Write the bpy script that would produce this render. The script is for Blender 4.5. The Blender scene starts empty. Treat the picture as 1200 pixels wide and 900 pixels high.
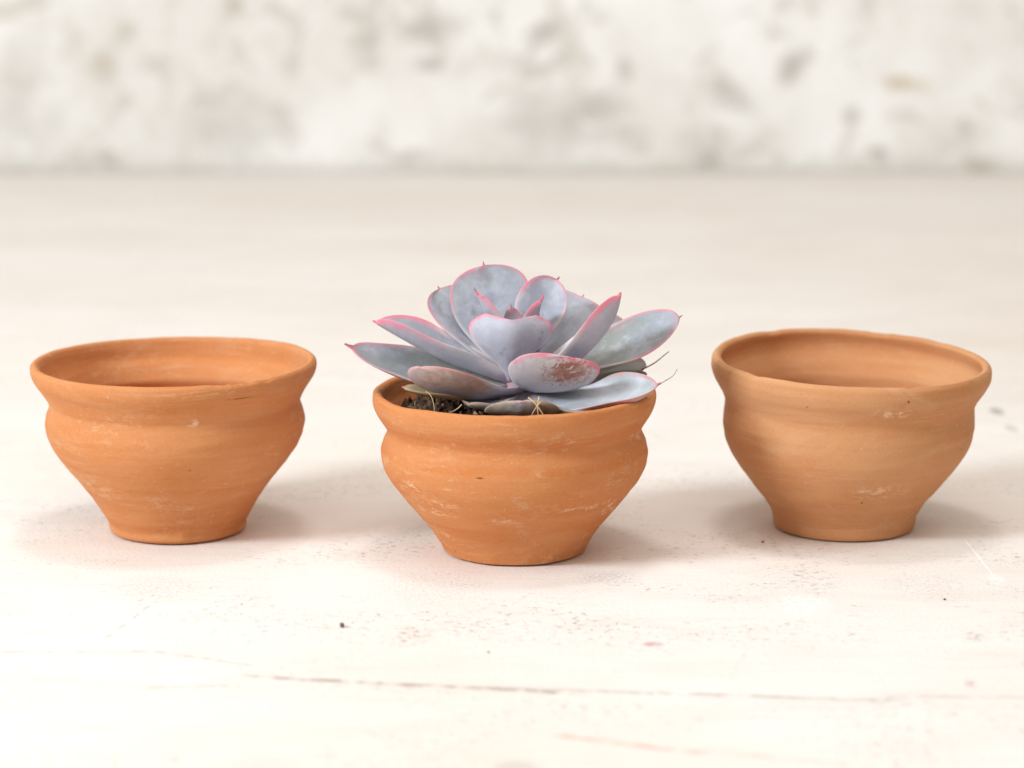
import bpy, bmesh, math, random
from math import radians, sin, cos, tan, atan, pi, sqrt
from mathutils import Vector, noise

C = bpy.context.scene.collection
SC = bpy.context.scene

# ------------------------------------------------------------------ camera
F = 3000.0                       # focal length in photograph pixels (1200 wide)
PITCH = radians(11.1)
CAM = Vector((0.0, -0.7046, 0.1859))
cd = bpy.data.cameras.new('camera')
cd.sensor_width = 36.0
cd.lens = F / 1200 * 36
cd.clip_start = 0.01
cd.clip_end = 50
cd.dof.use_dof = True
cd.dof.focus_distance = 0.700
cd.dof.aperture_fstop = 10.8
cam = bpy.data.objects.new('camera', cd)
C.objects.link(cam)
cam.location = CAM
cam.rotation_euler = (pi / 2 - PITCH, 0, 0)
SC.camera = cam

# ------------------------------------------------------------------ world and lamps
w = bpy.data.worlds.new('World')
SC.world = w
w.use_nodes = True
bg = w.node_tree.nodes['Background']
bg.inputs[0].default_value = (1.0, 0.925, 0.79, 1)
bg.inputs[1].default_value = 0.385


def area(name, loc, target, size, power, col, size_y=None):
    l = bpy.data.lights.new(name, 'AREA')
    l.energy = power
    l.color = col
    l.size = size
    if size_y:
        l.shape = 'RECTANGLE'
        l.size_y = size_y
    o = bpy.data.objects.new(name, l)
    C.objects.link(o)
    o.location = loc
    o.rotation_euler = (Vector(target) - Vector(loc)).to_track_quat('-Z', 'Y').to_euler()
    return o


area('window_light', (-1.04, -0.62, 0.70), (0, 0.0, 0.0), 0.34, 18.0, (0.83, 0.94, 1.0), 0.28)
area('overhead_light', (0.03, 0.07, 1.30), (0.02, 0.05, 0), 0.20, 3.3, (1.0, 0.965, 0.95))
area('room_light', (0.1, -0.55, 1.35), (0, 0.75, 0.2), 1.2, 8.0, (1.0, 0.95, 0.89))

SC.view_settings.view_transform = 'Standard'
SC.view_settings.look = 'None'
SC.view_settings.exposure = 0.09
SC.view_settings.gamma = 1.0
SC.render.engine = 'CYCLES'
SC.cycles.use_denoising = True
SC.cycles.max_bounces = 8


# ------------------------------------------------------------------ helpers
def at(px, py, Y):
    """world point seen at photograph pixel (px, py) on the vertical plane y = Y (metres)"""
    dx, dz = (px - 600) / F, -(py - 450) / F
    d = Vector((dx, cos(PITCH) + dz * sin(PITCH), -sin(PITCH) + dz * cos(PITCH)))
    return CAM + d * ((Y - CAM.y) / d.y)


def ground(px, py):
    dx, dz = (px - 600) / F, -(py - 450) / F
    d = Vector((dx, cos(PITCH) + dz * sin(PITCH), -sin(PITCH) + dz * cos(PITCH)))
    return CAM + d * (-CAM.z / d.z)


def axial(P):
    return (P - CAM).dot(Vector((0, cos(PITCH), -sin(PITCH))))


def obj(name, verts, faces, mat, parent=None, smooth=True):
    me = bpy.data.meshes.new(name)
    me.from_pydata([tuple(v) for v in verts], [], faces)
    me.update()
    if smooth:
        me.polygons.foreach_set('use_smooth', [True] * len(me.polygons))
    if mat:
        me.materials.append(mat)
    o = bpy.data.objects.new(name, me)
    C.objects.link(o)
    if parent:
        o.parent = parent
    return o


def tag(o, label=None, cat=None, group=None, kind=None):
    if label: o['label'] = label
    if cat: o['category'] = cat
    if group: o['group'] = group
    if kind: o['kind'] = kind
    return o


def sstep(a, b, x):
    t = max(0.0, min(1.0, (x - a) / (b - a)))
    return t * t * (3 - 2 * t)


class NT:
    """small node-graph helper"""
    def __init__(self, name):
        self.m = bpy.data.materials.new(name)
        self.m.use_nodes = True
        self.t = self.m.node_tree
        self.b = self.t.nodes['Principled BSDF']
        self.co = self.t.nodes.new('ShaderNodeTexCoord').outputs['Object']

    def n(self, typ): return self.t.nodes.new(typ)
    def l(self, a, b): self.t.links.new(a, b)

    def put(self, sock, v):
        if hasattr(v, 'is_output'): self.l(v, sock)
        elif v is not None: sock.default_value = v

    def mapping(self, loc=(0, 0, 0), rot=(0, 0, 0), scale=(1, 1, 1), vec=None, typ='POINT'):
        n = self.n('ShaderNodeMapping'); n.vector_type = typ
        self.l(vec or self.co, n.inputs[0])
        n.inputs[1].default_value = loc; n.inputs[2].default_value = rot; n.inputs[3].default_value = scale
        return n.outputs[0]

    def noise(self, scale, detail=4, rough=0.5, dist=0.0, vec=None):
        n = self.n('ShaderNodeTexNoise')
        self.l(vec or self.co, n.inputs['Vector'])
        n.inputs['Scale'].default_value = scale
        n.inputs['Detail'].default_value = detail
        n.inputs['Roughness'].default_value = rough
        n.inputs['Distortion'].default_value = dist
        return n.outputs[0]

    def voronoi(self, scale, vec=None, feature='F1'):
        n = self.n('ShaderNodeTexVoronoi'); n.feature = feature
        self.l(vec or self.co, n.inputs['Vector'])
        n.inputs['Scale'].default_value = scale
        return n

    def ramp(self, v, a, b, lo=0.0, hi=1.0):
        n = self.n('ShaderNodeMapRange'); n.interpolation_type = 'SMOOTHSTEP'
        self.put(n.inputs[0], v)
        n.inputs[1].default_value = a; n.inputs[2].default_value = b
        n.inputs[3].default_value = lo; n.inputs[4].default_value = hi
        return n.outputs[0]

    def math(self, op, a, b=None, c=None):
        n = self.n('ShaderNodeMath'); n.operation = op
        self.put(n.inputs[0], a)
        if b is not None: self.put(n.inputs[1], b)
        if c is not None: self.put(n.inputs[2], c)
        return n.outputs[0]

    def mul(self, *v):
        r = v[0]
        for x in v[1:]: r = self.math('MULTIPLY', r, x)
        return r

    def mix(self, fac, a, b):
        n = self.n('ShaderNodeMix'); n.data_type = 'RGBA'
        self.put(n.inputs[0], fac)
        self.put(n.inputs[6], a if hasattr(a, 'is_output') else (*a, 1))
        self.put(n.inputs[7], b if hasattr(b, 'is_output') else (*b, 1))
        return n.outputs[2]

    def attr(self, name):
        n = self.n('ShaderNodeAttribute'); n.attribute_name = name
        return n.outputs['Fac']

    def sep(self, vec=None):
        n = self.n('ShaderNodeSeparateXYZ'); self.l(vec or self.co, n.inputs[0]); return n.outputs

    def spot(self, c, rad, rotz=0.0, inner=0.3, vec=None, rot=None):
        """1 inside an ellipse with centre c and radii rad, 0 outside"""
        v = self.mapping(loc=c, rot=rot or (0, 0, rotz), scale=rad, typ='TEXTURE', vec=vec)
        n = self.n('ShaderNodeVectorMath'); n.operation = 'LENGTH'; self.l(v, n.inputs[0])
        return self.ramp(n.outputs['Value'], 1.0, inner)

    def bump(self, h, strength, dist, prev=None):
        n = self.n('ShaderNodeBump')
        n.inputs['Strength'].default_value = strength; n.inputs['Distance'].default_value = dist
        self.l(h, n.inputs['Height'])
        if prev: self.l(prev, n.inputs['Normal'])
        return n.outputs[0]

    def done(self, col, rough=0.8, nrm=None, spec=0.3):
        self.put(self.b.inputs['Base Color'], col if hasattr(col, 'is_output') else (*col, 1))
        self.put(self.b.inputs['Roughness'], rough)
        self.b.inputs['Specular IOR Level'].default_value = spec
        if nrm: self.l(nrm, self.b.inputs['Normal'])
        return self.m


# ------------------------------------------------------------------ setting: table top and wall
WALL_Y = ground(600, 203).y


def table_material():
    k = NT('limewashed tabletop')
    low = k.noise(5, 4, 0.55, vec=k.mapping(scale=(0.6, 1.4, 1)))
    mid = k.noise(40, 5, 0.6, vec=k.mapping(scale=(0.45, 1.3, 1)))
    col = k.mix(k.ramp(low, 0.38, 0.66), (0.795, 0.735, 0.690), (0.835, 0.785, 0.755))
    col = k.mix(k.mul(k.ramp(mid, 0.45, 0.75), 0.35), col, (0.72, 0.615, 0.555))
    # worn beige patches
    wear = k.noise(2.2, 5, 0.6, 0.3, vec=k.mapping(loc=(3, 7, 0), scale=(0.7, 1.2, 1)))
    col = k.mix(k.mul(k.ramp(wear, 0.5, 0.72), 0.45), col, (0.68, 0.57, 0.47))
    # fine streaks of the brush or the grain
    st = k.noise(260, 4, 0.65, vec=k.mapping(scale=(0.12, 1.6, 1)))
    col = k.mix(k.mul(k.ramp(st, 0.5, 0.72), 0.16), col, (0.60, 0.50, 0.46))
    # flecks where the limewash has worn through, in loose clusters
    cl = k.noise(26, 4, 0.6, 0.4, vec=k.mapping(loc=(1.3, 0.4, 0), scale=(0.7, 1.0, 1)))
    fl = k.noise(560, 4, 0.7, 0.4, vec=k.mapping(rot=(0, 0, 0.10), scale=(0.75, 0.8, 1)))
    rg = k.noise(330, 5, 0.7, 0.5, vec=k.mapping(loc=(2, 5, 3), rot=(0, 0, 0.06), scale=(0.7, 0.8, 1)))
    rg = k.ramp(k.math('ABSOLUTE', k.math('SUBTRACT', rg, 0.5)), 0.050, 0.022)
    brk0 = k.ramp(k.noise(560, 4, 0.75, vec=k.mapping(loc=(4, 4, 4), scale=(0.7, 0.9, 1))), 0.54, 0.62)
    f1 = k.mul(k.math('MAXIMUM', k.mul(rg, brk0), k.mul(k.ramp(fl, 0.62, 0.67), 0.8)), k.ramp(cl, 0.43, 0.66))
    col = k.mix(k.mul(f1, 0.66), col, (0.20, 0.155, 0.15))
    fl2 = k.noise(400, 4, 0.7, 0.8, vec=k.mapping(loc=(5, 2, 0), rot=(0, 0, -0.16), scale=(0.6, 1.0, 1)))
    cl2 = k.noise(15, 3, 0.6, vec=k.mapping(loc=(8, 3, 0)))
    f2 = k.mul(k.ramp(fl2, 0.64, 0.72), k.ramp(cl2, 0.46, 0.62))
    col = k.mix(k.mul(f2, 0.55), col, (0.44, 0.26, 0.22))
    # pale chips of thicker paint
    fl3 = k.noise(330, 3, 0.6, 0.8, vec=k.mapping(loc=(9, 5, 1), scale=(0.5, 1.0, 1)))
    col = k.mix(k.mul(k.ramp(fl3, 0.68, 0.74), 0.6), col, (0.88, 0.85, 0.83))
    # long cracks: mask along a wandering line through two points
    x, y, z = k.sep()
    wob = k.noise(30, 5, 0.65, vec=k.mapping(scale=(1, 0.05, 1)))
    wob2 = k.noise(8, 2, 0.5, vec=k.mapping(scale=(1, 0.05, 1)))
    brk = k.noise(190, 4, 0.7)

    def crack(p0, p1, half, amp, colr, strength, blo=0.36, bhi=0.60):
        nonlocal col
        a, b = ground(*p0), ground(*p1)
        steep = abs(b.y - a.y) > abs(b.x - a.x)
        u, v = (y, x) if steep else (x, y)
        au, av, bu, bv = (a.y, a.x, b.y, b.x) if steep else (a.x, a.y, b.x, b.y)
        m = (bv - av) / (bu - au)
        line = k.math('MULTIPLY_ADD', u, m, av - m * au)
        line = k.math('MULTIPLY_ADD', wob, amp, k.math('SUBTRACT', line, amp * 0.5))
        line = k.math('MULTIPLY_ADD', wob2, amp * 2, k.math('SUBTRACT', line, amp))
        d = k.math('ABSOLUTE', k.math('SUBTRACT', v, line))
        lo, hi = min(au, bu), max(au, bu)
        e = (hi - lo) * 0.12
        mask = k.mul(k.ramp(d, half, half * 0.25), k.ramp(u, lo, lo + e), k.ramp(u, hi, hi - e), k.ramp(brk, blo, bhi), strength)
        col = k.mix(mask, col, colr)

    G = (0.34, 0.25, 0.22)
    crack((265, 790), (700, 815), 0.0019, 0.003, G, 0.75)
    crack((560, 806), (1085, 822), 0.0019, 0.003, G, 0.48)
    crack((1020, 817), (1215, 818), 0.0022, 0.003, (0.5, 0.38, 0.36), 0.35)
    crack((-20, 764), (190, 763), 0.0011, 0.002, (0.55, 0.30, 0.27), 0.55)
    crack((170, 762), (305, 781), 0.0011, 0.002, (0.45, 0.28, 0.25), 0.6)
    crack((165, 806), (275, 803), 0.0014, 0.002, (0.62, 0.34, 0.30), 0.45)
    crack((640, 861), (835, 884), 0.0019, 0.003, (0.66, 0.30, 0.20), 0.6)
    crack((810, 880), (1010, 897), 0.0019, 0.003, (0.66, 0.38, 0.28), 0.35)
    crack((890, 740), (800, 862), 0.0012, 0.009, (0.5, 0.36, 0.32), 0.36, 0.46, 0.66)
    crack((196, 696), (118, 756), 0.0008, 0.007, (0.42, 0.33, 0.30), 0.5, 0.46, 0.62)
    crack((1130, 631), (1168, 680), 0.00042, 0.0010, (0.93, 0.91, 0.9), 0.8, 0.0, 0.1)
    # marks with a place of their own

    def mark(px, py, rx, ry, colr, strength, lo=0.42, hi=0.62, sc=300):
        nonlocal col
        g = ground(px, py)
        nz = k.noise(sc * 2.2, 4, 0.75, 0.2, vec=k.mapping(loc=(px * 0.01, 0, 0), scale=(0.7, 1, 1)))
        s = k.spot((g.x, g.y, 0), (rx, ry, 1))
        col = k.mix(k.mul(s, k.ramp(nz, lo, hi), strength), col, colr)

    mark(940, 708, 0.010, 0.013, (0.95, 0.94, 0.93), 1.0)
    mark(1167, 678, 0.003, 0.008, (0.95, 0.94, 0.93), 1.0)
    mark(1168, 482, 0.0035, 0.009, (0.30, 0.27, 0.25), 0.8, 0.25, 0.5)
    mark(1185, 502, 0.003, 0.009, (0.42, 0.38, 0.35), 0.5, 0.25, 0.5)
    mark(185, 688, 0.017, 0.018, (0.36, 0.29, 0.27), 0.45, 0.48, 0.62, 620)
    mark(715, 678, 0.012, 0.010, (0.33, 0.30, 0.30), 0.5, 0.45, 0.60, 620)
    mark(510, 688, 0.022, 0.030, (0.40, 0.30, 0.29), 0.45, 0.50, 0.62, 700)
    mark(485, 744, 0.008, 0.012, (0.50, 0.28, 0.22), 0.75, 0.48, 0.62)
    mark(545, 735, 0.010, 0.014, (0.52, 0.33, 0.27), 0.7, 0.50, 0.62)
    mark(955, 680, 0.010, 0.022, (0.42, 0.33, 0.31), 0.5, 0.50, 0.62)
    mark(1085, 685, 0.018, 0.022, (0.40, 0.32, 0.29), 0.5, 0.52, 0.63, 520)
    mark(1142, 746, 0.004, 0.006, (0.34, 0.25, 0.22), 0.7, 0.46, 0.6)
    mark(765, 755, 0.0035, 0.003, (0.60, 0.30, 0.32), 0.8, 0.3, 0.5)
    mark(1137, 801, 0.0022, 0.004, (0.45, 0.25, 0.30), 0.6, 0.4, 0.6)
    mark(900, 630, 0.006, 0.02, (0.55, 0.25, 0.22), 0.5, 0.52, 0.64)
    mark(200, 750, 0.006, 0.008, (0.75, 0.25, 0.25), 0.8, 0.58, 0.66, 500)
    mark(305, 898, 0.012, 0.01, (0.5, 0.48, 0.45), 0.22, 0.3, 0.5)
    mark(605, 901, 0.008, 0.008, (0.35, 0.33, 0.31), 0.35, 0.3, 0.5)
    h = k.math('MULTIPLY_ADD', f1, -0.7, k.math('MULTIPLY_ADD', st, 0.35, k.noise(900, 3, 0.6)))
    nrm = k.bump(h, 0.35, 0.0006)
    nrm = k.bump(k.noise(22, 4, 0.55), 0.25, 0.003, nrm)
    return k.done(col, 0.72, nrm, 0.25)


def wall_material():
    k = NT('weathered limewashed wall')
    o = at(600, 100, WALL_Y)
    big = k.noise(4.5, 4, 0.6, 0.4)
    col = k.mix(k.ramp(big, 0.40, 0.63), (0.75, 0.722, 0.692), (0.90, 0.893, 0.885))
    md = k.noise(14, 5, 0.62, 0.7, vec=k.mapping(loc=(2, 1, 4)))
    col = k.mix(k.mul(k.ramp(md, 0.52, 0.72), 0.5), col, (0.54, 0.49, 0.43))
    md2 = k.noise(11, 4, 0.6, 0.5, vec=k.mapping(loc=(6, 1, 2)))
    col = k.mix(k.mul(k.ramp(md2, 0.52, 0.68), 0.55), col, (0.85, 0.825, 0.80))
    md3 = k.noise(36, 5, 0.65, 0.8, vec=k.mapping(loc=(1, 1, 9)))
    col = k.mix(k.mul(k.ramp(md3, 0.52, 0.66), 0.48), col, (0.47, 0.425, 0.375))
    md4 = k.noise(60, 5, 0.7, 0.5, vec=k.mapping(loc=(5, 3, 2)))
    col = k.mix(k.mul(k.ramp(md4, 0.54, 0.66), 0.4), col, (0.88, 0.86, 0.84))
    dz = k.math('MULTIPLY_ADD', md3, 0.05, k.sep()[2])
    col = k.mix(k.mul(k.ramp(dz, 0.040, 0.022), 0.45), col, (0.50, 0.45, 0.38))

    def blot(px, py, rx, rz, roll, colr, s):
        nonlocal col
        p = at(px, py, WALL_Y)
        kk = 0.001675 / 3.0          # metres per photograph pixel on the wall
        m = k.spot((p.x, p.y, p.z), (rx * kk, 1, rz * kk), rot=(0, roll, 0), inner=0.15, vec=warp)
        col = k.mix(k.mul(m, s * 0.9, brk), col, colr)

    wn = k.n('ShaderNodeTexNoise'); k.l(k.co, wn.inputs['Vector']); wn.inputs['Scale'].default_value = 30
    vm = k.n('ShaderNodeVectorMath'); vm.operation = 'MULTIPLY_ADD'
    k.l(wn.outputs['Color'], vm.inputs[0]); vm.inputs[1].default_value = (0.02, 0, 0.02)
    off = k.n('ShaderNodeVectorMath'); off.operation = 'SUBTRACT'
    k.l(k.co, off.inputs[0]); off.inputs[1].default_value = (0.01, 0, 0.01)
    k.l(off.outputs[0], vm.inputs[2])
    warp = vm.outputs[0]
    brk = k.ramp(k.noise(32, 4, 0.7, 0.5, vec=k.mapping(loc=(4, 4, 7))), 0.28, 0.52)
    g, br, oc, gr = (0.36, 0.325, 0.29), (0.42, 0.34, 0.25), (0.52, 0.40, 0.22), (0.45, 0.42, 0.385)
    for a in ((935, 80, 38, 20, -0.75, g, 0.75), (850, 110, 52, 22, 0.45, gr, 0.8), (1058, 98, 42, 15, 0.15, oc, 0.8),
              (1062, 138, 36, 11, 0.2, br, 0.45), (1152, 126, 20, 13, 0, br, 0.8), (1030, 184, 20, 16, 0, g, 0.75),
              (825, 184, 22, 20, 0, g, 0.75), (632, 40, 32, 22, -0.4, g, 0.75), (632, 84, 38, 15, -0.2, gr, 0.8),
              (500, 32, 62, 24, -0.25, g, 0.7), (433, 45, 20, 24, 0, g, 0.6), (508, 72, 26, 18, 0, gr, 0.75),
              (704, 132, 50, 40, 0, gr, 0.65), (640, 150, 110, 60, 0, gr, 0.6), (152, 44, 20, 22, 0, br, 0.75),
              (122, 75, 26, 34, 0.6, br, 0.55), (268, 8, 18, 30, -0.6, br, 0.7), (128, 186, 28, 16, 0, g, 0.7),
              (270, 150, 100, 60, 0, gr, 0.45), (25, 130, 60, 110, 0, gr, 0.45), (480, 185, 40, 16, 0, g, 0.5), (733, 84, 18, 20, 0, gr, 0.7),
              (1000, 134, 24, 16, 0, gr, 0.7), (1120, 160, 44, 30, 0, gr, 0.5), (1150, 190, 34, 14, 0, br, 0.5),
              (10, 8, 34, 18, 0, br, 0.5), (830, 170, 50, 40, 0, gr, 0.5)):
        blot(*a)
    nrm = k.bump(k.noise(30, 5, 0.6), 0.4, 0.004)
    return k.done(col, 0.9, nrm, 0.2)


def slab(name, x0, x1, y0, y1, z0, z1, mat):
    vs = [(x0, y0, z0), (x1, y0, z0), (x1, y1, z0), (x0, y1, z0), (x0, y0, z1), (x1, y0, z1), (x1, y1, z1), (x0, y1, z1)]
    fs = [(0, 3, 2, 1), (4, 5, 6, 7), (0, 1, 5, 4), (1, 2, 6, 5), (2, 3, 7, 6), (3, 0, 4, 7)]
    return obj(name, vs, fs, mat, smooth=False)


tag(slab('tabletop', -1.6, 1.6, -0.62, WALL_Y - 0.004, -0.03, 0.0, table_material()), kind='structure')
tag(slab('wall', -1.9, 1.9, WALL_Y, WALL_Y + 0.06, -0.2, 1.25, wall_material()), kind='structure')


# ------------------------------------------------------------------ terracotta pots
DK = (0.16, 0.055, 0.02)
PL = (0.78, 0.52, 0.34)


def clay_material(name, c_main, c_alt, c_pale, pale, scratch, seed, spots, red=0.35):
    k = NT(name)
    s = seed * 3.7
    lo = k.noise(26, 4, 0.55, 0.3, vec=k.mapping(loc=(s, s, 0), scale=(1, 1, 2.2)))
    col = k.mix(k.ramp(lo, 0.36, 0.66), c_main, c_alt)
    # bands left by the potter's fingers on the wheel
    wob = k.noise(18, 2, 0.5, vec=k.mapping(loc=(s, 1, 0)))
    x, y, z = k.sep()
    zz = k.math('MULTIPLY_ADD', wob, 0.006, z)
    cmb = k.n('ShaderNodeCombineXYZ'); k.l(zz, cmb.inputs[2]); cmb.inputs[0].default_value = s
    band = k.noise(190, 4, 0.55, vec=cmb.outputs[0])
    col = k.mix(k.mul(k.ramp(band, 0.42, 0.72), 0.26), col, c_pale)
    col = k.mix(k.mul(k.ramp(band, 0.50, 0.28), red), col, [c * f for c, f in zip(c_main, (0.86, 0.70, 0.62))])
    # dry bloom
    blm = k.noise(34, 5, 0.62, 0.6, vec=k.mapping(loc=(s + 4, 2, 0), scale=(1, 1, 2.6)))
    col = k.mix(k.mul(k.ramp(blm, 0.52, 0.74), pale), col, c_pale)
    cm2 = k.n('ShaderNodeCombineXYZ'); k.l(zz, cm2.inputs[2])
    k.l(k.math('MULTIPLY', x, 0.06), cm2.inputs[0]); k.l(k.math('MULTIPLY', y, 0.06), cm2.inputs[1])
    fine = k.noise(900, 3, 0.6, vec=cm2.outputs[0])
    fmsk = k.ramp(k.noise(38, 3, 0.6, vec=k.mapping(loc=(s, 9, 2))), 0.42, 0.64)
    col = k.mix(k.mul(k.ramp(fine, 0.52, 0.70), fmsk, 0.42), col, c_pale)
    gv = k.voronoi(420, vec=k.mapping(loc=(2, s, s)))
    grain = k.mul(k.ramp(gv.outputs['Distance'], 0.17, 0.08), k.ramp(k.noise(90, 3, 0.6, vec=k.mapping(loc=(s, s, 1))), 0.54, 0.62))
    col = k.mix(k.mul(grain, 0.6), col, (0.646, 0.408, 0.255))
    # slanting pale scuffs in clusters
    msk = k.ramp(k.noise(30, 3, 0.55, vec=k.mapping(loc=(s, 6, s), scale=(1, 1, 1.6))), 0.44, 0.60)
    sc1 = k.noise(230, 4, 0.6, 1.2, vec=k.mapping(loc=(s, 0, 0), rot=(0, 0.5, 0), scale=(0.35, 0.5, 1.5)))
    sc2 = k.noise(260, 4, 0.6, 1.4, vec=k.mapping(loc=(0, s, 2), rot=(0, -0.6, 0), scale=(0.4, 0.6, 1.5)))
    scr = k.math('MAXIMUM', k.ramp(sc1, 0.60, 0.66), k.ramp(sc2, 0.61, 0.67))
    scr = k.mul(scr, msk, 0.5)
    col = k.mix(k.mul(scr, scratch), col, (0.680, 0.399, 0.221))
    # grit of the clay
    gr = k.noise(1300, 3, 0.7)
    col = k.mix(k.mul(k.ramp(gr, 0.52, 0.68), 0.22), col, c_pale)
    col = k.mix(k.mul(k.ramp(gr, 0.46, 0.32), 0.14), col, [c * 0.6 for c in c_main])
    pv = k.voronoi(240, vec=k.mapping(loc=(s, 0, s)))
    pit = k.mul(k.ramp(pv.outputs['Distance'], 0.11, 0.04), k.ramp(k.noise(60, 2, 0.5, vec=k.mapping(loc=(0, s, 0))), 0.62, 0.68))
    col = k.mix(k.mul(pit, 0.55), col, (0.22, 0.07, 0.025))
    ln1 = k.noise(210, 4, 0.65, 0.5, vec=k.mapping(loc=(s, 4, 1), rot=(0, 0.55, 0), scale=(0.40, 0.4, 1.6)))
    ln2 = k.noise(190, 4, 0.65, 0.5, vec=k.mapping(loc=(2, s, 1), rot=(0, -0.45, 0), scale=(0.40, 0.4, 1.7)))
    lines = k.math('MAXIMUM', *[k.ramp(k.math('ABSOLUTE', k.math('SUBTRACT', n_, 0.5)), 0.034, 0.008) for n_ in (ln1, ln2)])
    lines = k.mul(lines, k.ramp(k.noise(330, 4, 0.7), 0.44, 0.58))
    gen = k.mul(lines, k.ramp(k.noise(44, 3, 0.6, vec=k.mapping(loc=(s, s, 8), scale=(1, 1, 1.5))), 0.52, 0.68), scratch * 0.55)
    col = k.mix(gen, col, (0.663, 0.416, 0.255))
    for (p, r, c_, a) in spots:
        nz = k.ramp(k.noise(900, 2, 0.6, 0.8), 0.34, 0.52)
        if c_ is PL:
            nz = k.math('MAXIMUM', lines, k.mul(k.ramp(k.noise(420, 5, 0.75, 0.3), 0.52, 0.66), 0.35))
            r = (r[0] * 1.3, r[1], r[2] * 1.4)
        col = k.mix(k.mul(k.spot(p, r, inner=0.35), nz, min(1, a * 1.5)), col, c_)
    h = k.math('MULTIPLY_ADD', band, 1.4, k.math('MULTIPLY_ADD', scr, 0.25, k.math('MULTIPLY_ADD', fine, 0.45, k.math('MULTIPLY', pit, -0.8))))
    nrm = k.bump(h, 0.38, 0.0006)
    nrm = k.bump(k.noise(650, 5, 0.7), 0.25, 0.0004, nrm)
    return k.done(col, 0.82, nrm, 0.22)


def spline(pts, n):
    """Catmull-Rom through 2D points, n samples per span"""
    out = []
    P = [pts[0]] + list(pts) + [pts[-1]]
    for i in range(1, len(P) - 2):
        p0, p1, p2, p3 = P[i - 1], P[i], P[i + 1], P[i + 2]
        for j in range(n):
            t = j / n
            out.append(tuple(0.5 * ((2 * p1[a]) + (-p0[a] + p2[a]) * t + (2 * p0[a] - 5 * p1[a] + 4 * p2[a] - p3[a]) * t * t
                                    + (-p0[a] + 3 * p1[a] - 3 * p2[a] + p3[a]) * t ** 3) for a in (0, 1)))
    out.append(tuple(pts[-1]))
    return out


def make_pot(base_px, outer, lean, tilt, mat, seed, wall=13.0, lumps=(), rimwave=1.0, label='', nicks=()):
    """outer: (radius px, y px on the pot's axis) from foot to the top of the lip; lean: x px shift with height;
    tilt: (dx, dy) slope of the rim plane"""
    B = ground(*base_px)
    sc = axial(B) / F
    zof = lambda y: at(base_px[0], y, B.y).z - at(base_px[0], base_px[1], B.y).z
    prof = [(r * sc, zof(y)) for r, y in outer]
    top = prof[-1]
    W = wall * sc
    inner = []
    rim_r = max(p[0] for p in prof[-4:])
    H = top[1]
    inner.append((top[0] - 3.6 * sc, H - 0.2 * sc))
    inner.append((top[0] - 7.0 * sc, H - 4 * sc))
    n0 = [p for p in prof if p[1] < H - 14 * sc]
    for (r, z) in reversed(n0):
        if z > W * 1.0:
            inner.append((r - W * (1.15 if z < H * 0.4 else 0.92), z))
    # smooth the inside: no sharp joint near the foot
    inner = [p for p in inner if p[0] > 10 * sc]
    last = inner[-1]
    inner += [(last[0] * 0.72, W * 0.85), (last[0] * 0.3, W * 0.75), (0.0008, W * 0.74)]
    foot = [(0.0008, 0.0006), (prof[0][0] * 0.5, 0.0006), (prof[0][0] * 0.93, 0.0)]
    full = foot + spline(prof, 14) + spline(inner, 10)
    NA = 288
    rnd = random.Random(seed)
    ph = [rnd.uniform(0, 6.28) for _ in range(8)]
    vs = []
    for (r, z) in full:
        hh = max(0.0, z / H)
        g = sstep(0.45, 1.0, hh)
        for i in range(NA):
            a = 2 * pi * i / NA
            ca, sa = cos(a), sin(a)
            q = Vector((ca * 1.3 + seed * 5, sa * 1.3, z * 40))
            rr = r * (1 + 0.006 * noise.noise(q) + 0.0015 * sin(2 * a + ph[0]) * hh + 0.0025 * sin(3 * a + ph[1]))
            q2 = Vector((ca * 2.2 + seed, sa * 2.2, z * 420))
            rr += 0.00014 * noise.noise(q2) * min(1, r / 0.01)
            zz = z
            # uneven lip
            zz += g * rimwave * (0.00042 * sin(2 * a + ph[2]) + 0.00025 * sin(3 * a + ph[3]) + 0.00045 * noise.noise(Vector((ca * 2.2, sa * 2.2, seed * 9 + 3)))
                                 + 0.00028 * noise.noise(Vector((ca * 7, sa * 7, seed * 9 + 7))))
            for (na, nw, nd) in nicks:
                da = ((a - na + pi) % (2 * pi) - pi) / nw
                zz -= nd * sstep(0.93, 1.0, hh) * math.exp(-da * da * da * da) * (0.7 + 0.6 * noise.noise(Vector((ca * 30, sa * 30, r * 900))))
            x, y = rr * ca, rr * sa
            zz += g * (tilt[0] * x + tilt[1] * y)
            x += lean * sc * hh
            for (la, lz, lr, lh) in lumps:      # nubs and smears of clay: angle, height, size, relief
                da = (a - la + pi) % (2 * pi) - pi
                dd = ((da * r) ** 2 + (z - lz) ** 2 * 1.6) / lr ** 2
                if dd < 6 and r > 0.6 * prof[0][0]:
                    e = lh * math.exp(-dd) * (1 + 0.5 * noise.noise(Vector((x, y, z)) * 700))
                    x += e * ca; y += e * sa
            vs.append((x, y, max(zz, 0.0)))
    fs = []
    for j in range(len(full) - 1):
        for i in range(NA):
            k = (i + 1) % NA
            fs.append((j * NA + i, j * NA + k, (j + 1) * NA + k, (j + 1) * NA + i))
    fs.append(tuple(reversed(range(NA))))
    fs.append(tuple((len(full) - 1) * NA + i for i in range(NA)))
    o = obj('terracotta_pot', vs, fs, mat)
    o.location = (B.x, B.y, 0.0006)
    tag(o, label, 'plant pot', 'handmade terracotta pots in a row')
    return o, B, sc, full


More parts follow.
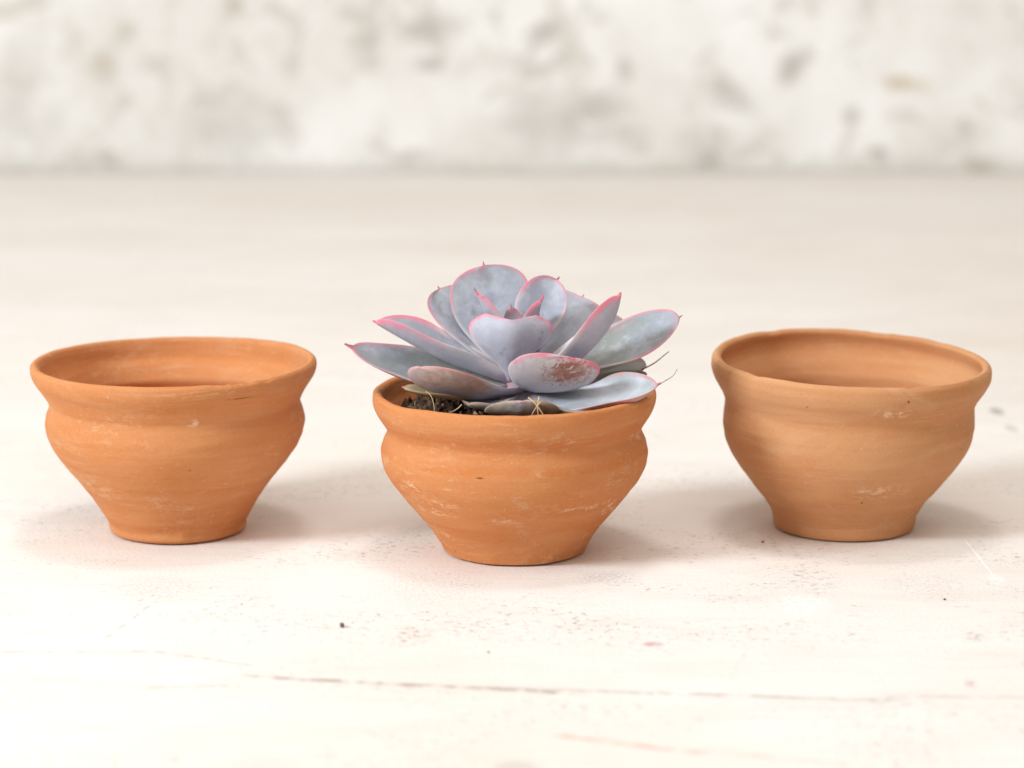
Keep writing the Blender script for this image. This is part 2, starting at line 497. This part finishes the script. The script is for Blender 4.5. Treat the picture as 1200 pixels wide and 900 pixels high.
mat_l = clay_material('orange clay with pale scuffs', (0.554, 0.202, 0.067), (0.591, 0.240, 0.091), (0.627, 0.327, 0.173), 0.38, 0.75, 1,
                      [((0.0225, -0.033, 0.0452), (0.0055, 0.02, 0.00035), (0.30, 0.11, 0.045), 0.6), ((0.0195, -0.031, 0.0190), (0.0008, 0.004, 0.0013), DK, 0.9), ((0.0180, -0.031, 0.0180), (0.0006, 0.004, 0.0006), DK, 0.7),
                       ((-0.020, -0.030, 0.0150), (0.008, 0.02, 0.0025), PL, 0.45), ((-0.0335, -0.020, 0.0385), (0.0016, 0.02, 0.0006), PL, 0.8),
                       ((0.010, -0.037, 0.0385), (0.003, 0.01, 0.0012), PL, 0.55), ((-0.026, -0.02, 0.018), (0.006, 0.02, 0.002), PL, 0.4)])
mat_c = clay_material('bright orange clay with pale scuffs', (0.550, 0.189, 0.061), (0.586, 0.227, 0.081), (0.627, 0.318, 0.155), 0.26, 0.95, 2,
                      [((-0.0092, -0.035, 0.0285), (0.0018, 0.006, 0.00035), DK, 0.95), ((-0.0165, -0.02, 0.0023), (0.0004, 0.01, 0.0007), DK, 0.7),
                       ((-0.021, -0.03, 0.0172), (0.0065, 0.03, 0.0030), PL, 0.5), ((-0.028, -0.02, 0.022), (0.0040, 0.03, 0.0028), PL, 0.4),
                       ((-0.004, -0.035, 0.0145), (0.0035, 0.03, 0.0013), PL, 0.55), ((0.0175, -0.03, 0.0180), (0.008, 0.03, 0.0010), PL, 0.45),
                       ((0.0270, -0.02, 0.0150), (0.0030, 0.02, 0.0035), PL, 0.5), ((0.034, -0.01, 0.0350), (0.0025, 0.03, 0.0018), PL, 0.5),
                       ((-0.0165, -0.036, 0.037), (0.0015, 0.01, 0.0005), PL, 0.6)], red=0.3)
mat_r = clay_material('pale peach clay', (0.536, 0.230, 0.095), (0.578, 0.277, 0.127), (0.618, 0.355, 0.196), 0.50, 0.25, 3,
                      [((0.0305, -0.018, 0.0268), (0.00055, 0.02, 0.0005), DK, 0.9), ((0.0015, -0.03, 0.0130), (0.00045, 0.02, 0.0004), DK, 0.9),
                       ((0.0120, -0.036, 0.0445), (0.0006, 0.01, 0.0005), DK, 0.7), ((0.006, -0.03, 0.0165), (0.009, 0.03, 0.0022), PL, 0.5),
                       ((0.008, -0.036, 0.0410), (0.006, 0.02, 0.0016), PL, 0.5)], red=0.25)

pot_l, BL, scl, _ = make_pot((209, 620), [(77.5, 620), (79.5, 617), (80, 611), (83.5, 604), (95, 585), (110, 564), (129, 540), (143.5, 518), (149.5, 498), (148, 485), (144.5, 474),
                                          (147, 466), (152.5, 456), (159.5, 446), (163.5, 438), (164.5, 431), (163.8, 427), (161, 424.5)], 0.5, (0.004, 0.0), mat_l, 1.3, rimwave=0.4, wall=11.5,
                             lumps=((radians(-44), 0.0420, 0.0028, 0.00030), (radians(-60), 0.0040, 0.0020, 0.0004), (radians(-78), 0.002, 0.002, 0.0004)),
                             nicks=((radians(-58), 0.16, 0.0007), (radians(-44), 0.05, 0.0006), (radians(-158), 0.04, 0.0004)),
                             label='empty terracotta pot standing alone to the left of the planted pot')
pot_c, BC, scc, full_c = make_pot((603, 643), [(83, 643), (84.5, 640), (87, 635), (90.5, 629), (101, 614), (116, 596), (135, 573), (150, 551), (155, 532), (153, 518), (147.8, 505),
                                               (150.5, 497), (157, 487), (162, 477), (164, 469), (164, 463), (162.8, 459), (160, 457.3)], -1, (0.006, 0.0), mat_c, 2.1, wall=11,
                                  lumps=((radians(-64), 0.0018, 0.0016, 0.0011), (radians(-72), 0.0032, 0.0040, 0.0006), (radians(-58), 0.0035, 0.0022, 0.0005), (radians(-110), 0.001, 0.003, 0.0003)),
                                  rimwave=0.6, label='terracotta pot in the middle, filled with soil and holding the succulent')
pot_r, BR, scr_, _ = make_pot((988, 616), [(81.5, 616), (83, 612), (83.5, 606), (85, 600), (94, 585), (109, 567), (128, 542), (140, 521), (144.5, 502), (145, 490), (143.6, 474),
                                           (146, 466), (151.5, 456), (157.5, 446), (160.8, 437), (161, 429), (160, 424.5), (157, 421.5)], 4, (-0.024, 0.036), mat_r, 3.4,
                              wall=9.5, lumps=((radians(-140), 0.0435, 0.0025, 0.0002), (radians(-75), 0.0445, 0.001, -0.0003)), rimwave=0.5,
                              nicks=((radians(-140), 0.06, 0.0003), (radians(-72), 0.04, 0.0004), (radians(70), 0.08, 0.0004), (radians(40), 0.05, 0.0003), (radians(120), 0.06, 0.0003)),
                              label='empty pale peach terracotta pot with an uneven lip, right of the planted pot')


# ------------------------------------------------------------------ potting soil
def soil_material():
    k = NT('dark potting soil')
    n = k.noise(600, 4, 0.6)
    v = k.voronoi(500)
    col = k.mix(k.ramp(n, 0.35, 0.7), (0.018, 0.010, 0.007), (0.085, 0.045, 0.028))
    a = k.attr('tone')
    col = k.mix(k.mul(a, 0.9), col, (0.25, 0.14, 0.08))
    col = k.mix(k.ramp(a, 0.86, 0.97), col, (0.45, 0.30, 0.17))
    return k.done(col, 0.9, k.bump(n, 0.6, 0.0008), 0.2)


def chunk(rnd, c, s, stretch=(1, 1, 1), flat=1.0):
    bm = bmesh.new()
    bmesh.ops.create_icosphere(bm, subdivisions=2, radius=1)
    off = Vector((rnd.random() * 50, rnd.random() * 50, 0))
    from mathutils import Euler
    R = Euler((rnd.uniform(0, 6), rnd.uniform(0, 6), rnd.uniform(0, 6))).to_matrix()
    vs = []
    for v in bm.verts:
        p = v.co * (1 + 0.55 * noise.noise(v.co * 1.6 + off))
        p = Vector((p.x * stretch[0], p.y * stretch[1], p.z * stretch[2])) * s
        p = R @ p
        p.z *= flat
        vs.append(p + c)
    fs = [tuple(v.index for v in f.verts) for f in bm.faces]
    bm.free()
    return vs, fs


rnd = random.Random(11)
soil_r = 136 * scc
soil_z = at(603, 481, BC.y).z
sv, sf, tone = [], [], []
NR, NAg = 26, 96
for i in range(NR + 1):
    for j in range(NAg):
        a = 2 * pi * j / NAg
        r = soil_r * i / NR
        x, y = r * cos(a), r * sin(a)
        z = soil_z + 0.0022 * (1 - (r / soil_r) ** 2) + 0.0018 * noise.noise(Vector((x, y, 0)) * 160) + 0.0012 * noise.noise(Vector((x, y, 3)) * 420)
        sv.append(Vector((BC.x + x, BC.y + y, z))); tone.append(0.1)
for i in range(NR):
    for j in range(NAg):
        k = (j + 1) % NAg
        sf.append((i * NAg + j, i * NAg + k, (i + 1) * NAg + k, (i + 1) * NAg + j))
for _ in range(620):
    a, r = rnd.uniform(0, 2 * pi), soil_r * 0.96 * sqrt(rnd.random())
    x, y = r * cos(a), r * sin(a)
    z = soil_z + 0.0022 * (1 - (r / soil_r) ** 2) + rnd.uniform(-0.0004, 0.0012)
    st = rnd.choice(((1, 1, 1), (1.8, 0.8, 0.5), (2.6, 0.45, 0.4), (1.3, 0.9, 0.6)))
    v, f = chunk(rnd, Vector((BC.x + x, BC.y + y, z)), rnd.uniform(0.0004, 0.0011), st)
    b = len(sv)
    sv += v; sf += [tuple(q + b for q in t) for t in f]
    tone += [rnd.choice((0.0, 0.1, 0.3, 0.55, 0.8)) if rnd.random() > 0.05 else 1.0] * len(v)
# the bed closes underneath so that it has a body of its own
b0 = len(sv)
for j in range(NAg):
    a = 2 * pi * j / NAg
    sv.append(Vector((BC.x + soil_r * 0.93 * cos(a), BC.y + soil_r * 0.93 * sin(a), soil_z - 0.006))); tone.append(0.0)
for j in range(NAg):
    k = (j + 1) % NAg
    sf.append((NR * NAg + j, NR * NAg + k, b0 + k, b0 + j))
sf.append(tuple(b0 + j for j in reversed(range(NAg))))
soil = obj('potting_soil', sv, sf, soil_material(), smooth=True)
at_ = soil.data.attributes.new('tone', 'FLOAT', 'POINT')
at_.data.foreach_set('value', tone)
tag(soil, 'dark crumbly potting soil with bark and fibres filling the middle pot', 'soil', kind='stuff')


# ------------------------------------------------------------------ succulent
def leaf_material(name, top=(0.30, 0.31, 0.37), top2=(0.425, 0.44, 0.51), under=(0.39, 0.38, 0.45), pink=(0.74, 0.21, 0.28), pinkw=0.5,
                  brown=0.0, brown_c=(0.38, 0.26, 0.215), scab=0.0, green=0.5, powder=0.42, margin_pale=0.75, tipdark=0.0, blot=0.65, olive=0.0):
    k = NT(name)
    m, t, s = k.attr('margin'), k.attr('along'), k.attr('side')     # mm from the margin, 0..1 along, 1 = upper face
    n1 = k.noise(90, 4, 0.6, 0.3)
    n2 = k.noise(340, 4, 0.65, 0.4)
    col = k.mix(k.ramp(n1, 0.36, 0.64), top, top2)
    und = k.mix(k.ramp(n1, 0.36, 0.64), under, [c * 1.10 for c in under])
    up = k.ramp(s, 0.35, 0.65)
    col = k.mix(up, und, col)
    # greener where the powder is thin
    col = k.mix(k.mul(k.ramp(k.noise(60, 3, 0.6, vec=k.mapping(loc=(3, 1, 2))), 0.45, 0.68), green, up), col, (0.25, 0.28, 0.265))
    # flushes pink-lilac toward the base
    col = k.mix(k.mul(k.ramp(t, 0.34, 0.02), 0.45), col, (0.46, 0.29, 0.37))
    if brown:
        bn = k.noise(70, 4, 0.6, 0.4, vec=k.mapping(loc=(2, 8, 1)))
        msk = k.mul(k.ramp(bn, 0.36, 0.54), k.math('SUBTRACT', 1.0, up), k.ramp(t, 0.25, 0.5), brown)
        bc = k.mix(k.ramp(n2, 0.35, 0.65), brown_c, [c * 1.35 for c in brown_c])
        col = k.mix(msk, col, bc)
    if scab:
        sv_ = k.voronoi(330, feature='DISTANCE_TO_EDGE')
        s2 = k.noise(330, 5, 0.7, 1.2)
        rid = k.ramp(k.math('ABSOLUTE', k.math('SUBTRACT', k.noise(260, 4, 0.7, 1.0, vec=k.mapping(loc=(3, 3, 8))), 0.5)), 0.035, 0.012)
        a = k.spot(scab[0], scab[1], inner=0.2)
        f = k.math('MULTIPLY_ADD', a, 0.36, s2)
        mk = k.mul(k.math('MAXIMUM', k.ramp(f, 0.74, 0.80), rid), k.ramp(a, 0.02, 0.25), k.math('SUBTRACT', 1.0, up))
        col = k.mix(mk, col, k.mix(k.ramp(n2, 0.4, 0.6), (0.40, 0.18, 0.14), (0.52, 0.29, 0.24)))
    if olive:
        on = k.noise(45, 3, 0.6, vec=k.mapping(loc=(1, 6, 2)))
        col = k.mix(k.mul(k.ramp(k.math('MULTIPLY_ADD', on, 0.7, t), 1.10, 0.75), up, olive), col, (0.255, 0.255, 0.215))
    blu = k.mul(k.ramp(m, 4.5, 0.8), k.ramp(k.noise(120, 4, 0.65, 0.5, vec=k.mapping(loc=(4, 9, 1))), 0.50, 0.66), k.ramp(t, 0.3, 0.6), 0.42)
    col = k.mix(blu, col, (0.46, 0.22, 0.28))
    # bruises and dust
    if blot:
        bl = k.noise(150, 5, 0.7, 0.6, vec=k.mapping(loc=(7, 3, 5)))
        col = k.mix(k.mul(k.ramp(bl, 0.57, 0.70), blot), col, (0.26, 0.20, 0.21))
    col = k.mix(k.mul(k.ramp(n2, 0.44, 0.66), powder, k.ramp(n1, 0.32, 0.60)), col, (0.50, 0.51, 0.58))
    # margin
    wav = k.math('MULTIPLY_ADD', n1, 0.9, -0.45)
    mm = k.math('ADD', m, wav)
    pale = k.mix(k.ramp(t, 0.45, 0.75), (0.66, 0.58, 0.58), pink)
    col = k.mix(k.mul(k.ramp(mm, pinkw * 2.4, pinkw * 0.35), margin_pale, k.ramp(k.noise(75, 3, 0.6, vec=k.mapping(loc=(9, 4, 6))), 0.34, 0.56, 0.28, 1.0)), col, pale)
    # tip
    col = k.mix(k.mul(k.ramp(t, 0.985, 1.02), 0.85), col, (0.68, 0.17, 0.25))
    if tipdark:
        col = k.mix(k.mul(k.ramp(t, 0.96, 1.03), tipdark), col, (0.22, 0.14, 0.09))
    h = k.math('MULTIPLY_ADD', n2, 0.6, k.noise(900, 2, 0.6))
    nrm = k.bump(h, 0.16, 0.0004)
    mt = k.done(col, 0.62, nrm, 0.28)
    k.b.inputs['Subsurface Weight'].default_value = 0.10
    k.b.inputs['Subsurface Radius'].default_value = (0.0012, 0.0006, 0.0006)
    k.b.inputs['Subsurface Scale'].default_value = 1.0
    return mt


MM = 0.001


def lagr(P, t):
    n = len(P) - 1
    r = Vector((0, 0, 0))
    for i in range(n + 1):
        c = 1.0
        for j in range(n + 1):
            if i != j: c *= (t * n - j) / (i - j)
        r += P[i] * c
    return r


def make_leaf(pts, hw, hint, mat, parent, cup=0.25, fold=0.0, tm=0.66, w0=0.36, thick=1.75, notch=0.0, wav=0.32, mucro=0.045, seed=0,
              q=2.3, hint1=None, twist=0.0, curl=0.0, name='leaf', label=None):
    """pts: midrib (photo px, photo px, depth in mm from the pot's axis), hw: half width in mm, hint: where the upper face looks"""
    P = [at(a, b, BC.y + c * MM) for a, b, c in pts]
    hint = Vector(hint); hint1 = Vector(hint1) if hint1 else hint
    hw *= MM
    NS, NM = 60, 40
    L = sum((lagr(P, (i + 1) / 20) - lagr(P, i / 20)).length for i in range(20))
    tmax = 1 + mucro * 0.0017 / 0.07 / L
    ts = [tmax * (1 - (1 - i / (NS - 1)) ** 1.8) if mucro else 0.9995 * (1 - (1 - i / (NS - 1)) ** 1.9) for i in range(NS)]

    def width(t):
        if t < tm: v = w0 + (1 - w0) * sin(pi / 2 * max(0, t) / tm) ** 1.5
        elif t < 1: v = max(0.0, 1 - ((t - tm) / (1 - tm)) ** q) ** (1 / 2.0)
        else: v = 0.0
        if mucro and t > 0.93:
            sp = 0.0031 / hw * max(0.0, (tmax - t) * L / 0.0048) ** 1.8 + 0.012
            v = max(v, sp)
        return v * hw

    def cen(t):
        if t <= 1: return lagr(P, t)
        d = (lagr(P, 1) - lagr(P, 0.97)).normalized()
        return lagr(P, 1) + d * (t - 1) * L

    outl = []
    for i in range(121):
        t = i / 120
        outl.append((t * L, width(min(t, 0.9999))))
    vs, marg, alng, side = [], [], [], []
    for t in ts:
        T = (cen(min(t, 1.0)) - cen(min(t, 1.0) - 0.02)).normalized()
        h = hint.lerp(hint1, min(1, t))
        Nv = (h - T * h.dot(T)).normalized()
        S = T.cross(Nv)
        if twist:
            a = twist * t
            S, Nv = S * cos(a) + Nv * sin(a), Nv * cos(a) - S * sin(a)
        wd = width(t)
        rel = wd / hw
        th = thick * MM * (0.95 - 0.55 * min(1, t)) * (0.35 + 0.65 * min(1, rel * 1.2))
        if t > 1: th = min(th, wd)
        for j in range(NM):
            a = 2 * pi * j / NM
            u, v = cos(a), sin(a)
            uu = abs(u) ** 0.85 * (1 if u >= 0 else -1)
            tt = t + notch * min(1.0, abs(wd * uu) / hw / 0.6) ** 1.2 * sstep(0.45, 0.95, t) * (1 if t < 1 else 0)
            ce = cen(tt) if notch else cen(t)
            x = wd * uu
            nz = noise.noise(Vector((t * 3 + seed * 7, uu * 1.2, seed))) + 0.55 * noise.noise(Vector((t * 2.2 + seed, uu * 4.5, seed * 3)))
            lift = cup * wd * uu * uu + fold * wd * (sqrt(uu * uu + 0.006) - 0.077) + curl * wd * abs(uu) ** 4 * sstep(0.3, 0.8, t)
            lift += wav * MM * sin(t * 9 + seed * 2 + (1.5 if uu > 0 else 0)) * abs(uu) ** 3 + 0.45 * MM * nz
            p = ce + S * x + Nv * (lift + th * v * (0.55 if v > 0 else 1.15))
            vs.append(p)
            s_ = t * L
            d = min(((s_ - o_[0]) ** 2 + (abs(x) - o_[1]) ** 2) for o_ in outl[12:])
            d = sqrt(d) / MM
            if t >= 1: d = 0.0
            marg.append(d + max(0.0, 0.12 - t) * 20)
            alng.append(t)
            side.append(0.5 + 0.5 * v)
    fs = []
    for i in range(NS - 1):
        for j in range(NM):
            k = (j + 1) % NM
            fs.append((i * NM + j, i * NM + k, (i + 1) * NM + k, (i + 1) * NM + j))
    fs.append(tuple(reversed(range(NM))))
    fs.append(tuple((NS - 1) * NM + j for j in range(NM)))
    o = obj(name, vs, fs, mat)
    bm = bmesh.new(); bm.from_mesh(o.data); bmesh.ops.recalc_face_normals(bm, faces=bm.faces); bm.to_mesh(o.data); bm.free()
    for nm, dat in (('margin', marg), ('along', alng), ('side', side)):
        A = o.data.attributes.new(nm, 'FLOAT', 'POINT')
        A.data.foreach_set('value', dat)
    o.parent = parent
    o.matrix_parent_inverse = parent.matrix_world.inverted()
    if label: o['label'] = label
    return o


root = bpy.data.objects.new('succulent', None)
C.objects.link(root)
root.empty_display_size = 0.01
root.location = (BC.x, BC.y, soil_z)
bpy.context.view_layer.update()
tag(root, 'lilac grey rosette succulent with pink leaf edges planted in the middle pot', 'succulent')

LM = leaf_material('powdery lilac leaf')
LMp = leaf_material('powdery lilac leaf with strong pink edge', pinkw=0.6, margin_pale=0.9, green=0.2)
LMg = leaf_material('grey green leaf', top=(0.285, 0.30, 0.33), top2=(0.37, 0.40, 0.47), green=0.6, pinkw=0.5, margin_pale=0.75, tipdark=0.6, blot=0.35, olive=0.65)
LMb = leaf_material('leaf with brown underside', top=(0.40, 0.415, 0.455), top2=(0.52, 0.54, 0.60), brown=0.85, pinkw=0.5, pink=(0.62, 0.27, 0.25), powder=0.12)
LMo = leaf_material('leaf with olive brown underside', brown=0.9, brown_c=(0.31, 0.245, 0.18), pinkw=0.6, pink=(0.42, 0.30, 0.20), green=0.1)
sc_c = at(668, 436, BC.y - 0.022)
LMs = leaf_material('leaf with reddish scab', under=(0.62, 0.59, 0.63), pinkw=0.75, margin_pale=0.95, green=0.1, blot=0.0,
                    scab=((sc_c.x, sc_c.y, sc_c.z), (0.0105, 0.02, 0.0070)))
LMy = leaf_material('withered yellowish leaf', top=(0.40, 0.34, 0.20), top2=(0.46, 0.36, 0.22), under=(0.40, 0.33, 0.20), pink=(0.45, 0.30, 0.18), powder=0.1)
LMd = leaf_material('dull olive leaf', top=(0.24, 0.24, 0.20), top2=(0.30, 0.30, 0.26), under=(0.26, 0.255, 0.21), pink=(0.35, 0.22, 0.22), powder=0.1, margin_pale=0.5)

CAMN = (0, -0.9, 0.45)
# back leaves, upper face toward the viewer
make_leaf([(596, 432, 2), (579, 368, 9), (567, 311, 13)], 11.5, (0.05, -0.95, 0.4), LM, root, cup=0.14, tm=0.62, seed=1, w0=0.3, q=2.9, wav=0.5, label='broad upright leaf')
make_leaf([(596, 438, 1), (548, 384, 9), (515, 339, 15)], 8.2, (0.42, -0.75, 0.5), LM, root, cup=0.25, tm=0.66, seed=2, w0=0.34, q=3.0)
make_leaf([(624, 412, 2), (633, 366, 6), (653, 328, 9)], 7.3, (-0.12, -0.9, 0.45), LMp, root, cup=0.10, fold=0.26, tm=0.56, seed=3, w0=0.3, q=2.1)
make_leaf([(626, 428, 5), (658, 384, 13), (682, 348, 19)], 8.8, (-0.2, -0.85, 0.5), LM, root, cup=0.12, tm=0.66, seed=4, q=3.0, notch=0.04, wav=0.5)
make_leaf([(640, 425, 6), (690, 394, 16), (733, 378, 24)], 7.0, (-0.1, -0.5, 0.85), LM, root, cup=0.25, seed=5, mucro=0)
# long side leaves
make_leaf([(604, 446, -1), (520, 416, -2), (441, 378, 0)], 6.6, (0.10, -0.05, 1), LMp, root, cup=0.38, fold=0.42, tm=0.66, seed=6, w0=0.55, q=2.0, label='long leaf folded along its length')
make_leaf([(596, 448, 1), (500, 438, -1), (413, 407, -4)], 8.2, (0.12, -0.42, 0.9), LMg, root, cup=0.22, tm=0.60, seed=7, w0=0.36, q=1.6, mucro=0.1)
make_leaf([(640, 436, 0), (722, 408, 2), (796, 372, 0)], 8.3, (-0.25, -0.55, 0.8), LMg, root, cup=0.14, tm=0.64, seed=8, w0=0.42, q=2.2, label='grey green leaf with a brown tip')
make_leaf([(630, 440, -4), (692, 404, -12), (726, 347, -13)], 6.0, (-0.65, 0.15, 0.55), LMp, root, cup=0.40, fold=0.45, tm=0.60, seed=9, w0=0.55, q=2.2)
make_leaf([(636, 446, 4), (700, 440, 10), (757, 426, 12)], 7.2, (0, -0.3, 1), LMd, root, cup=0.2, seed=10, mucro=0, label='dull olive leaf low in the rosette')
make_leaf([(640, 456, 2), (700, 449, 2), (758, 438, 4)], 4.4, (0, -0.2, 1), LMd, root, cup=0.2, seed=11, w0=0.6, mucro=0)
# front leaves
make_leaf([(597, 446, -5), (598, 408, -11), (599, 375, -11)], 11.6, (0.0, 0.95, 0.25), LMp, root, cup=0.02, fold=0.50, tm=0.66, seed=12, w0=0.06, notch=0.17, q=2.2, mucro=0.0, label='heart shaped upright leaf in front of the centre')
make_leaf([(612, 452, -4), (642, 448, -16), (670, 419, -24)], 13.0, (-0.12, 0.75, 0.8), LMs, root, cup=0.16, tm=0.60, seed=13, w0=0.25, q=3.4, mucro=0.0, label='pink edged leaf with a reddish scab')
make_leaf([(611, 456, -5), (545, 461, -16), (492, 430, -26)], 10.8, (0.14, 0.5, 0.9), LMb, root, cup=0.15, tm=0.62, seed=14, w0=0.36, q=2.6, mucro=0.0, label='leaf with a brown underside')
make_leaf([(610, 457, -5), (612, 484, -19), (613, 470, -27.5)], 10.4, (0, 0.2, 1), LMo, root, cup=0.10, tm=0.60, seed=15, w0=0.4, q=2.6, mucro=0.0, label='short leaf with an olive brown underside')
make_leaf([(614, 460, -5), (692, 470, -14), (770, 450, -17)], 9.4, (0.05, -0.30, 0.95), LMb, root, cup=0.12, curl=0.25, tm=0.58, seed=16, w0=0.36, q=1.5)
make_leaf([(598, 460, -6), (540, 463, -13), (474, 454, -16)], 3.9, (0, -0.1, 1), LMy, root, cup=0.2, seed=17, mucro=0.03, label='withered yellowish leaf')
make_leaf([(604, 460, -5), (575, 474, -14), (550, 473, -20)], 6.5, (0, 0.1, 1), LMo, root, cup=0.2, seed=18, mucro=0)
make_leaf([(622, 466, -6), (658, 480, -16), (692, 482, -22)], 5.5, (0, 0, 1), LMo, root, cup=0.2, seed=19, mucro=0)
# heart of the rosette
make_leaf([(590, 410, -2), (573, 372, -3), (560, 346, -4)], 3.4, (0.85, 0.35, 0.3), LMp, root, cup=0.5, fold=0.3, tm=0.42, q=1.3, seed=20, thick=1.0, wav=0.05, mucro=0.09)
make_leaf([(603, 400, 0), (601, 378, 0), (599, 360, 0)], 3.0, (0, 0.9, 0.3), LMp, root, cup=0.4, tm=0.4, q=1.3, seed=21, thick=1.0, wav=0.05)
make_leaf([(618, 408, -2), (627, 376, -3), (634, 353, -4)], 3.4, (-0.8, 0.4, 0.3), LMp, root, cup=0.5, fold=0.3, tm=0.40, q=1.3, seed=22, thick=1.0, wav=0.05, mucro=0.09)

# stem
pv, pf = [], []
s0, s1 = Vector((BC.x + 0.001, BC.y, soil_z + 0.001)), at(607, 425, BC.y)
for i in range(9):
    p = s0.lerp(s1, i / 8)
    r = 0.0042 - 0.0012 * i / 8
    for j in range(16):
        a = 2 * pi * j / 16
        pv.append((p.x + r * cos(a), p.y + r * sin(a), p.z))
for i in range(8):
    for j in range(16):
        k = (j + 1) % 16
        pf.append((i * 16 + j, i * 16 + k, (i + 1) * 16 + k, (i + 1) * 16 + j))
pf.append(tuple(reversed(range(16)))); pf.append(tuple(128 + j for j in range(16)))
kk = NT('stem'); stem_m = kk.done(kk.mix(kk.noise(300, 3), (0.46, 0.22, 0.25), (0.52, 0.34, 0.38)), 0.8)
st = obj('stem', pv, pf, stem_m)
st.parent = root; st.matrix_parent_inverse = root.matrix_world.inverted()


# ------------------------------------------------------------------ fibres and crumbs
def tube(name, pts, r0, r1, mat):
    n = 24
    P = [at(a, b, BC.y + c * MM) for a, b, c in pts]
    cs = [lagr(P, i / (n - 1)) for i in range(n)]
    vs, fs = [], []
    for i, c in enumerate(cs):
        T = (cs[min(i + 1, n - 1)] - cs[max(i - 1, 0)]).normalized()
        A = T.cross(Vector((0.3, 0.9, 0.2))).normalized(); B_ = T.cross(A)
        r = r0 + (r1 - r0) * i / (n - 1)
        r *= 1 + 0.3 * noise.noise(Vector((i * 0.4, r0 * 1e5, 0)))
        for j in range(8):
            a = 2 * pi * j / 8
            vs.append(c + (A * cos(a) + B_ * sin(a)) * r)
    for i in range(n - 1):
        for j in range(8):
            k = (j + 1) % 8
            fs.append((i * 8 + j, i * 8 + k, (i + 1) * 8 + k, (i + 1) * 8 + j))
    fs.append(tuple(reversed(range(8)))); fs.append(tuple((n - 1) * 8 + j for j in range(8)))
    return obj(name, vs, fs, mat)


kk = NT('dry straw'); straw = kk.done(kk.mix(kk.noise(600, 3), (0.52, 0.36, 0.18), (0.66, 0.50, 0.30)), 0.7)
kk = NT('dark root hair'); hair = kk.done(kk.mix(kk.noise(500, 3), (0.12, 0.11, 0.10), (0.30, 0.27, 0.22)), 0.7)
for pts, r, m, lab in (
        ([(619, 466, -33), (628, 474, -34), (637, 487, -34.5)], 0.00022, straw, 'pale straw fibre on the short front leaf, slanting down to the lower right'),
        ([(632, 465, -33), (630, 476, -34), (631, 487, -34.5)], 0.00020, straw, 'pale straw fibre standing upright in front of the short front leaf'),
        ([(634, 471, -33.5), (628, 478, -34.2), (623, 487, -34.5)], 0.00018, straw, 'short pale straw fibre slanting down to the lower left of the crossed ones'),
        ([(499, 459, -22), (506, 466, -24), (509, 482, -28)], 0.00013, straw, 'bent pale fibre hanging over the dark soil'),
        ([(541, 474, -28), (536, 479, -28), (528, 483, -29)], 0.00017, straw, 'short pale fibre lying in the dark soil')):
    tag(tube('straw_fibre', pts, r, r * 0.6, m), lab, 'fibre', 'dry fibres about the soil')
for pts, r, lab in (
        ([(752, 433, 8), (766, 426, 7), (774, 420, 6), (784, 412, 4)], 0.00022, 'upper thin dark root hair sticking out behind the right leaves'),
        ([(764, 457, -14), (780, 446, -15), (788, 441, -15), (794, 432, -15)], 0.00014, 'lower thin curved root hair sticking out past the rim')):
    tag(tube('root_hair', pts, r, r * 0.5, hair), lab, 'root hair', 'root hairs sticking out beside the succulent')


def crumb(px, py, s, stretch, colr, lab, name='grit_crumb', rz=0.0):
    r_ = random.Random(int(px))
    g = ground(px, py)
    v, f = chunk(r_, Vector((0, 0, 0)), s, stretch, 0.55)
    lowest = min(p.z for p in v)
    k = NT(name); m = k.done(k.mix(k.noise(900, 3), colr, [c * 1.6 for c in colr]), 0.8)
    o = obj(name, [p - Vector((0, 0, lowest)) for p in v], f, m)
    o.location = (g.x, g.y, 0.0)
    tag(o, lab, 'crumb', 'crumbs lying on the tabletop')


crumb(401, 735, 0.00090, (1.2, 0.9, 0.6), (0.11, 0.08, 0.085), 'dark grey crumb lying on the tabletop between left and middle pots')
crumb(1107, 703, 0.0004, (1, 1, 0.7), (0.015, 0.012, 0.012), 'tiny black crumb lying in front of the pale peach pot')
crumb(894, 636, 0.0005, (1.3, 0.9, 0.6), (0.42, 0.09, 0.05), 'small reddish clay crumb beside the foot of the pale peach pot')
crumb(572, 765, 0.00045, (1.5, 0.8, 0.5), (0.16, 0.11, 0.09), 'small brown crumb lying in front of the middle pot')
